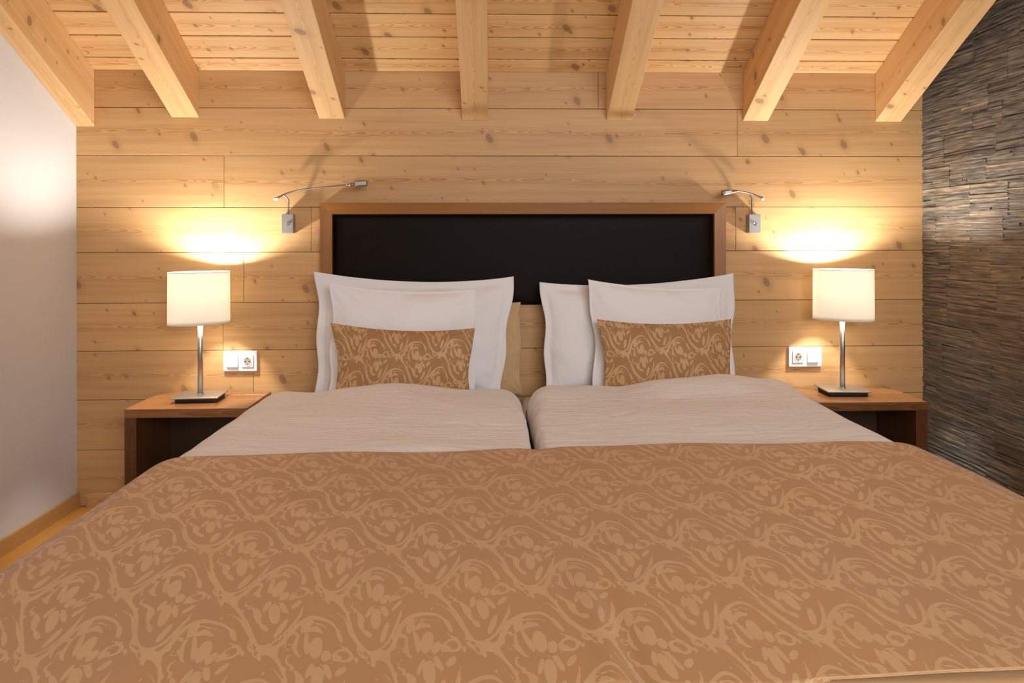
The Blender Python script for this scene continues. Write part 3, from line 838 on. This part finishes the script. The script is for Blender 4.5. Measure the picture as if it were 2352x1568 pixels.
# ------------------------------------------------------------------ pillows
def pillow(name, w_, h_, T, loc, lean, label, group, mat, cx=0.05, cy=0.09, flange=0.0, seed=1.0, yaw=0.0, roll=0.0,
           res=(90, 66), sdfs=None, corner=None, wr=1.0, belly=0.0, pinch=None):
    """local: x across, z up, y thickness (front is -y); corner = extra offsets (x, z) for BL, BR, TL, TR"""
    nu, nv = res
    a = np.sin(np.linspace(-PI / 2, PI / 2, nu)) * 0.35 + np.linspace(-1, 1, nu) * 0.65
    b = np.sin(np.linspace(-PI / 2, PI / 2, nv)) * 0.35 + np.linspace(-1, 1, nv) * 0.65
    A, B = np.meshgrid(a, b, indexing='ij')
    X = A * w_ / 2 * (1 - cx * (1 - B ** 2)); Z = B * h_ / 2 * (1 - cy * (1 - A ** 2))
    X += np.sign(A) * np.abs(A) ** 6 * 0.006 * np.sin(Z * 24 + seed * 2 + np.sign(A)) * wr
    if corner:
        for (sx, sz), (dx, dz) in zip(((-1, -1), (1, -1), (-1, 1), (1, 1)), corner):
            k = ((1 + sx * A) / 2) ** 1.6 * ((1 + sz * B) / 2) ** 1.6
            X += k * dx; Z += k * dz
    fa, fb = 1 - flange / (w_ / 2), 1 - flange / (h_ / 2)
    pa, pb = np.clip(np.abs(A) / fa, 0, 1), np.clip(np.abs(B) / fb, 0, 1)
    th = ((1 - pa ** 2.4) ** 0.62) * ((1 - pb ** 2.4) ** 0.62)
    if belly: th = th * (1 + belly * (-B))
    halves = []
    for s in (-1, 1):
        N1 = np.zeros_like(A); E = np.zeros_like(A)
        for i in range(nu):
            for j in range(nv):
                x, z = X[i, j], Z[i, j]
                N1[i, j] = mn.noise(Vector((x * 5, z * 6, seed + s))) * 0.5 + 0.3 * mn.noise(Vector((x * 11 + z * 5, z * 9 - x * 4, seed * 3 + s)))
                E[i, j] = mn.noise(Vector((x * 9, z * 9, seed * 2)))
        ang = np.arctan2(np.abs(B), np.abs(A) + 1e-6)
        rad = np.sqrt((1 - np.abs(A)) ** 2 + (1 - np.abs(B)) ** 2)
        rays = np.sin(np.arctan2(1 - np.abs(B), 1 - np.abs(A) + 1e-4) * 9 + seed) * np.exp(-rad * 2.6) * 0.006
        edge = np.clip((np.maximum(pa, pb) - 0.72) / 0.28, 0, 1)
        side_puck = np.sin(Z * 55 + seed * 3) * 0.0035 * np.clip((pa - .7) / .3, 0, 1) * (1 - pa ** 8)
        Y = s * (T / 2 * th + 0.0022) + s * wr * (N1 * 0.020 * np.clip(th * 2, 0, 1) + rays * np.clip(th * 3, 0, 1)) + s * side_puck
        flut = E * 0.012 * edge
        halves.append((X + 0, Y + flut, Z + 0))
    # join front and back as one closed tube in A direction around the rim: build both sheets, weld rim
    Pf = np.stack(halves[0], 2); Pb = np.stack(halves[1], 2)
    vf = Pf.reshape(-1, 3); vb = Pb.reshape(-1, 3)
    idx = np.arange(nu * nv).reshape(nu, nv)
    f1 = np.stack([idx[:-1, :-1].ravel(), idx[1:, :-1].ravel(), idx[1:, 1:].ravel(), idx[:-1, 1:].ravel()], 1)
    f2 = f1[:, ::-1] + nu * nv
    rim = list(idx[:, 0]) + list(idx[-1, 1:]) + list(idx[::-1, -1][1:]) + list(idx[0, ::-1][1:-1])
    f3 = [(rim[(k + 1) % len(rim)], rim[k], rim[k] + nu * nv, rim[(k + 1) % len(rim)] + nu * nv) for k in range(len(rim))]
    me = bpy.data.meshes.new(name)
    me.from_pydata([tuple(q) for q in np.vstack([vf, vb])], [], [tuple(map(int, q)) for q in f1] + [tuple(map(int, q)) for q in f2] + [tuple(map(int, q)) for q in f3])
    me.validate()
    if sdfs is not None:
        s1 = sample_sdf((X * sdfs[0] / 0.165 * 480) + sdfs[2], (-Z / sdfs[1] * 480) + sdfs[3], seed)
        at = me.attributes.new('sdf', 'FLOAT', 'POINT'); at.data.foreach_set('value', np.concatenate([s1.ravel(), s1.ravel()]).astype(np.float32))
    o = link(name, me, mat, smooth=True)
    o.location = loc
    o.rotation_euler = (Matrix.Rotation(yaw, 3, 'Z') @ Matrix.Rotation(-lean, 3, 'X') @ Matrix.Rotation(roll, 3, 'Y')).to_euler()
    tag(o, label, 'cushion' if sdfs is not None else 'pillow', group)
    return o
R_ = math.radians
GP = 'white pillows leaning against the headboard'
# loc is the pillow's centre
pillow('pillow', 0.865, 0.535, 0.125, (-0.340, 2.990, 0.772), R_(9), 'large white pillow at the back of the left pile, against the headboard', GP, M['cotton'],
       cx=0.03, cy=0.115, flange=0.035, seed=1.3, corner=((.012, -.01), (-.055, 0), (-.004, .022), (.008, -.002)), belly=0.15)
pillow('pillow', 0.62, 0.50, 0.085, (-0.375, 2.880, 0.757), R_(9), 'smaller white pillow of the left pile, right behind the patterned cushion', GP, M['cotton'],
       cx=0.04, cy=0.10, flange=0.012, seed=4.7, corner=((0, 0), (0, 0), (0, .014), (0, -.014)), belly=0.1)
pillow('pillow', 0.868, 0.520, 0.125, (0.648, 2.992, 0.763), R_(9), 'large white pillow at the back of the right pile, against the headboard', GP, M['cotton'],
       cx=0.035, cy=0.11, flange=0.03, seed=8.2, corner=((.01, -.01), (-.02, 0), (.0, -.012), (.012, .026)), belly=0.15, roll=0)
pillow('pillow', 0.585, 0.505, 0.085, (0.706, 2.880, 0.758), R_(9), 'smaller white pillow of the right pile, right behind the patterned cushion', GP, M['cotton'],
       cx=0.07, cy=0.08, flange=0.012, seed=6.1, corner=((0.0, 0), (0, 0), (-.006, .020), (-.006, -.014)), belly=0.1)
pillow('pillow', 0.30, 0.41, 0.06, (-0.018, 3.058, 0.712), R_(3), 'small tan satin pillow, only its right edge showing in the gap between the white piles', None, M['satin'],
       cx=0.03, cy=0.02, flange=0.0, seed=3.1, wr=.7)
GC = 'patterned lumbar cushions in front of the pillows'
pillow('lumbar_cushion', 0.590, 0.335, 0.080, (-0.363, 2.798, 0.680), R_(8), 'golden brown scroll-patterned cushion in front of the left white pillows', GC, M['damask_cushion'],
       cx=0.075, cy=0.13, seed=2.4, res=(190, 120), sdfs=(1, 0.235, 40, 90), corner=((.02, 0), (-.01, 0), (0, .012), (0, -.012)), wr=.6, roll=0)
pillow('lumbar_cushion', 0.560, 0.335, 0.080, (0.720, 2.798, 0.697), R_(8), 'golden brown scroll-patterned cushion in front of the right white pillows', GC, M['damask_cushion'],
       cx=0.055, cy=0.12, seed=5.9, res=(190, 120), sdfs=(1, 0.235, 300, 310), corner=((.02, 0), (-.0, 0), (0, .004), (0, .002)), wr=.6, roll=0)

# ================================================================== NIGHTSTANDS
def nightstand(x0, x1, lab):
    t = 0.048; tt = 0.036; y0, y1, zt = 2.815, 3.122, 0.513
    r = empty('nightstand', ((x0 + x1) / 2, (y0 + y1) / 2, 0), lab, 'nightstand', 'walnut nightstands on both sides of the bed')
    mb = MB()
    # top of three glued staves
    ys_ = [y0, y0 + .16, y0 + .245, y1]
    for a, b_ in zip(ys_[:-1], ys_[1:]):
        mb.board((x0, a, zt - tt), (x1 - x0, 0, 0), (0, b_ - a, 0), (0, 0, tt))
    rel(mb.build('table_top', M['walnut_lit'], bevel=0.0008, seg=1), r)
    for a in (x0, x1 - t):
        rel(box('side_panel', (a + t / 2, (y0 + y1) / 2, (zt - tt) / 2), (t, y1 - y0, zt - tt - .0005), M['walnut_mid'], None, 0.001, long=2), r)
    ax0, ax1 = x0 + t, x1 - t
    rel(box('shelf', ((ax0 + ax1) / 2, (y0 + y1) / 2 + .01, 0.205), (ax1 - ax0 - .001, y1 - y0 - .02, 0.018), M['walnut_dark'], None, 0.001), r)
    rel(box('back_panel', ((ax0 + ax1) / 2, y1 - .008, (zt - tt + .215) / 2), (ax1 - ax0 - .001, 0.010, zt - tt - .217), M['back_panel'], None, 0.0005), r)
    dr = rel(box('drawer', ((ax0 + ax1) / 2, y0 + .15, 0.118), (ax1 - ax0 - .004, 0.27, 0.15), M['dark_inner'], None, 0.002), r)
    return r
nightstand(-1.492, -1.00, 'walnut nightstand left of the bed, under the left lamp')
nightstand(1.315, 1.828, 'walnut nightstand right of the bed, next to the stone wall')

# ================================================================== TABLE LAMPS
def lamp(x, y, rz, side, lab):
    z0 = 0.5135
    r = empty('table_lamp', (x, y, z0), lab, 'lamp', 'bedside table lamps')
    def T(o): o.parent = r; return o
    T(box('foot', (0, 0, 0.008), (0.165, 0.125, 0.016), M['black'], None, 0.004))
    # thin steel plate with a faint raised edge
    T(box('base_plate', (0, 0, 0.0195), (0.188, 0.150, 0.006), M['steel'], None, 0.0018, rot=Matrix.Rotation(rz * .12, 3, 'Z')))
    T(tube('pole', [(0, 0, 0.0225), (0, 0, 0.386)], 0.0112, M['steel'], n=24, sub=1))
    T(lathe('collar', [(0.0135, 0.0225), (0.0135, 0.0262), (0.0108, 0.0275), (0.0100, 0.0275)], M['steel']))
    sz0, sz1 = 0.325, 0.549
    a, b_ = 0.124, 0.078
    n = 96
    P = np.zeros((n, 14, 3))
    off = -0.004
    for i in range(n):
        t = 2 * PI * i / n
        ex = math.cos(t); ey = math.sin(t)
        px, py = a * ex, b_ * ey
        qx = px * math.cos(rz) - py * math.sin(rz); qy = px * math.sin(rz) + py * math.cos(rz)
        for j in range(14):
            u = j / 13
            P[i, j] = (qx * (1.0 - .012 * (u - .5)) + off * side, qy * (1.0 - .012 * (u - .5)), sz0 + (sz1 - sz0) * u)
    sh = gridmesh('lamp_shade', P, M['shade'], r, closed_u=True)
    so = sh.modifiers.new('solid', 'SOLIDIFY'); so.thickness = 0.0012
    # rolled rims
    for zz in (sz0 + .001, sz1 - .001):
        ring = [tuple(P[i, 0 if zz < .4 else 13][:2]) + (zz,) for i in range(n)]
        Q = np.zeros((n, 8, 3))
        for i in range(n):
            c = Vector(ring[i]); out = Vector((c.x, c.y, 0)).normalized()
            for k in range(8):
                tt = 2 * PI * k / 8
                Q[i, k] = c + out * 0.0016 * math.cos(tt) + Vector((0, 0, 0.0016 * math.sin(tt)))
        gridmesh('rim', Q, M['shade'], sh, closed_u=True, close_v=True)
    # spider fitting, socket and bulb
    for t in (0, 2 * PI / 3, 4 * PI / 3):
        px, py = a * math.cos(t), b_ * math.sin(t)
        qx = px * math.cos(rz) - py * math.sin(rz); qy = px * math.sin(rz) + py * math.cos(rz)
        T(tube('spoke', [(0, 0, 0.40), (qx * .985 + off * side, qy * .985, 0.40)], 0.0012, M['chrome'], n=8, sub=1))
    T(lathe('bulb_socket', [(0.014, 0.385), (0.016, 0.388), (0.016, 0.447), (0.012, 0.451)], M['plastic']))
    T(lathe('bulb', [(0.009, 0.455), (0.012, 0.462), (0.019, 0.476), (0.0235, 0.491), (0.0205, 0.506), (0.012, 0.516), (0.003, 0.518)], M['bulb']))
    return r
lamp(-1.256, 2.980, R_(31), 1, 'lit table lamp with oval cream shade on the left nightstand')
lamp(1.556, 2.988, R_(-28), -1, 'lit table lamp with oval cream shade on the right nightstand, by the stone wall')

# ================================================================== READING LIGHTS
def plate(x0, x1, z0, z1, r, dep):
    cx_, cz = (x0 + x1) / 2, (z0 + z1) / 2
    rel(box('wall_box', (cx_, W - dep / 2, cz), (x1 - x0, dep - .0006, z1 - z0), M['grey_metal'], None, 0.0012, long=2), r)
    k = rel(lathe('switch_knob', [(0.0085, 0), (0.0085, 0.003), (0.006, 0.0035), (0.006, 0.010), (0.005, 0.011)], M['chrome'], None, (cx_ + .001, W - dep, cz - .002), 'Y', 20), r)
    k['label'] = 'round chrome switch knob'
r = empty('reading_light', (-0.918, W, 1.27), 'steel reading light left of the headboard, long arm reaching right', 'wall lamp', 'bendable reading lights on the wooden wall')
plate(-0.943, -0.893, 1.229, 1.314, r, 0.042)
rel(tube('stem', [(-0.916, 3.108, 1.314), (-0.915, 3.104, 1.352), (-0.913, 3.098, 1.374), (-0.919, 3.092, 1.389), (-0.932, 3.088, 1.399)], 0.0036, M['arm_metal']), r)
rel(tube('arm', [(-0.972, 3.088, 1.382), (-0.950, 3.088, 1.392), (-0.918, 3.088, 1.407), (-0.885, 3.085, 1.416), (-0.835, 3.075, 1.424), (-0.76, 3.06, 1.431), (-0.680, 3.045, 1.438), (-0.632, 3.036, 1.441)],
         [0.0050, 0.0042, 0.0036, 0.0036, 0.0036, 0.0036, 0.0036, 0.0038], M['arm_metal']), r)
c = rel(tube('collar', [(-0.641, 3.037, 1.4402), (-0.636, 3.036, 1.4406)], 0.0062, M['chrome'], sub=1), r)
rel(tube('grip', [(-0.634, 3.036, 1.4408), (-0.604, 3.034, 1.4432)], [0.0048, 0.0062], M['arm_metal'], sub=1), r)
hd = rel(box('light_head', (-0.577, 3.032, 1.4460), (0.053, 0.030, 0.026), M['arm_metal'], None, 0.004, rot=Matrix.Rotation(R_(-5), 3, 'Y')), r)
o = rel(box('head_recess', (-0.577, 3.0155, 1.4460), (0.044, 0.003, 0.018), M['steel'], None, 0.002, rot=Matrix.Rotation(R_(-5), 3, 'Y')), r)
l = rel(lathe('led', [(0.002, -0.006), (0.0075, -0.004), (0.0085, 0.0), (0.006, 0.003)], M['led'], None, (-0.966, 3.084, 1.3805)), r)
l['label'] = 'glowing white light at the end of the arm'

r = empty('reading_light', (1.208, W, 1.268), 'steel reading light right of the headboard, short paddle-shaped head turned left', 'wall lamp', 'bendable reading lights on the wooden wall')
plate(1.180, 1.233, 1.226, 1.311, r, 0.042)
rel(tube('stem', [(1.197, 3.108, 1.311), (1.196, 3.104, 1.352), (1.195, 3.098, 1.372), (1.188, 3.092, 1.391), (1.170, 3.085, 1.405), (1.15, 3.078, 1.411)], 0.0036, M['arm_metal']), r)
rel(tube('arm', [(1.238, 3.09, 1.386), (1.222, 3.088, 1.391), (1.196, 3.085, 1.401), (1.165, 3.078, 1.409), (1.13, 3.068, 1.414), (1.105, 3.058, 1.416)],
         [0.0062, 0.0045, 0.0042, 0.0038, 0.0036, 0.0038], M['arm_metal']), r)
# paddle head, widening to the left
P = []
for i in range(13):
    t = i / 12; x = 1.112 - t * 0.078; wz = 0.004 + 0.0085 * min(1, t * 1.5) ; ty = 0.004 + 0.007 * min(1, t * 1.5)
    if i == 12: wz *= .86; ty *= .8
    zc_ = 1.4155 - t * 0.0105
    P.append([(x, 3.056 - t * .014 + ty * math.cos(q) , zc_ + wz * math.copysign(abs(math.sin(q)) ** .6, math.sin(q))) for q in [2 * PI * k / 20 for k in range(20)]])
hd = gridmesh('light_head', np.array(P), M['arm_metal'], None, close_v=True)
bm = bmesh.new(); bm.from_mesh(hd.data); bmesh.ops.holes_fill(bm, edges=[e for e in bm.edges if e.is_boundary]); bmesh.ops.recalc_face_normals(bm, faces=bm.faces); bm.to_mesh(hd.data); bm.free()
rel(hd, r)
rel(box('head_recess', (1.060, 3.0352, 1.4085), (0.040, 0.003, 0.013), M['steel'], None, 0.0015, rot=Matrix.Rotation(R_(-8), 3, 'Y')), r)
l = rel(lathe('led', [(0.002, -0.006), (0.005, -0.004), (0.0055, 0.0), (0.004, 0.002)], M['led_dim'], None, (1.2405, 3.087, 1.3815)), r)

# ================================================================== SOCKET PLATES
def sockets(x0, x1, z0, z1, sock_left, lab):
    cx_, cz = (x0 + x1) / 2, (z0 + z1) / 2
    r = empty('wall_socket', (cx_, W, cz), lab, 'socket', 'double socket and switch plates on the wooden wall')
    rel(box('cover_plate', (cx_, W - .0055, cz), (x1 - x0, 0.0105, z1 - z0), M['plastic'], None, 0.004, seg=3), r)
    for s in (-1, 1):
        c = cx_ + s * 0.0345
        is_sock = (s < 0) == sock_left
        if not is_sock:
            rel(box('rocker_switch', (c, W - .0125, cz), (0.052, 0.006, 0.054), M['plastic'], None, 0.0015, rot=Matrix.Rotation(R_(-2.5), 3, 'X')), r)
        else:
            q = box('socket_insert', (c, W - .0120, cz), (0.052, 0.005, 0.054), M['plastic'], None, 0.0015)
            rel(q, r)
            def sub(o, c=c):
                o.parent = q; return o
            # recessed well read as ring, with pin holes and earth clips
            sub(lathe('socket_well', [(0.0205, 0.0), (0.0205, 0.0014), (0.0185, 0.0014), (0.0170, 0.0004), (0.0165, 0.0004)], M['plastic'], None, (c, W - .0144, cz), 'Y', 40))
            rr = lathe('well_floor', [(0.0166, 0.0), (0.0166, 0.0006)], M['socket_dark'], None, (c, W - .0145, cz), 'Y', 36); sub(rr)
            for sx in (-1, 1):
                sub(lathe('pin_hole', [(0.0032, 0.0), (0.0032, 0.0003)], M['black'], None, (c + sx * .0085, W - .0152, cz), 'Y', 16))
            for sz in (-1, 1):
                sub(box('earth_clip', (c, W - .0156, cz + sz * .0145), (0.005, 0.0012, 0.005), M['metal_pin'], None, 0.0003))
    return r
sockets(-1.216, -1.064, 0.603, 0.697, False, 'white double plate left of the bed, switch on its left and socket on its right')
sockets(1.375, 1.531, 0.604, 0.698, True, 'white double plate right of the bed, socket on its left and switch on its right')
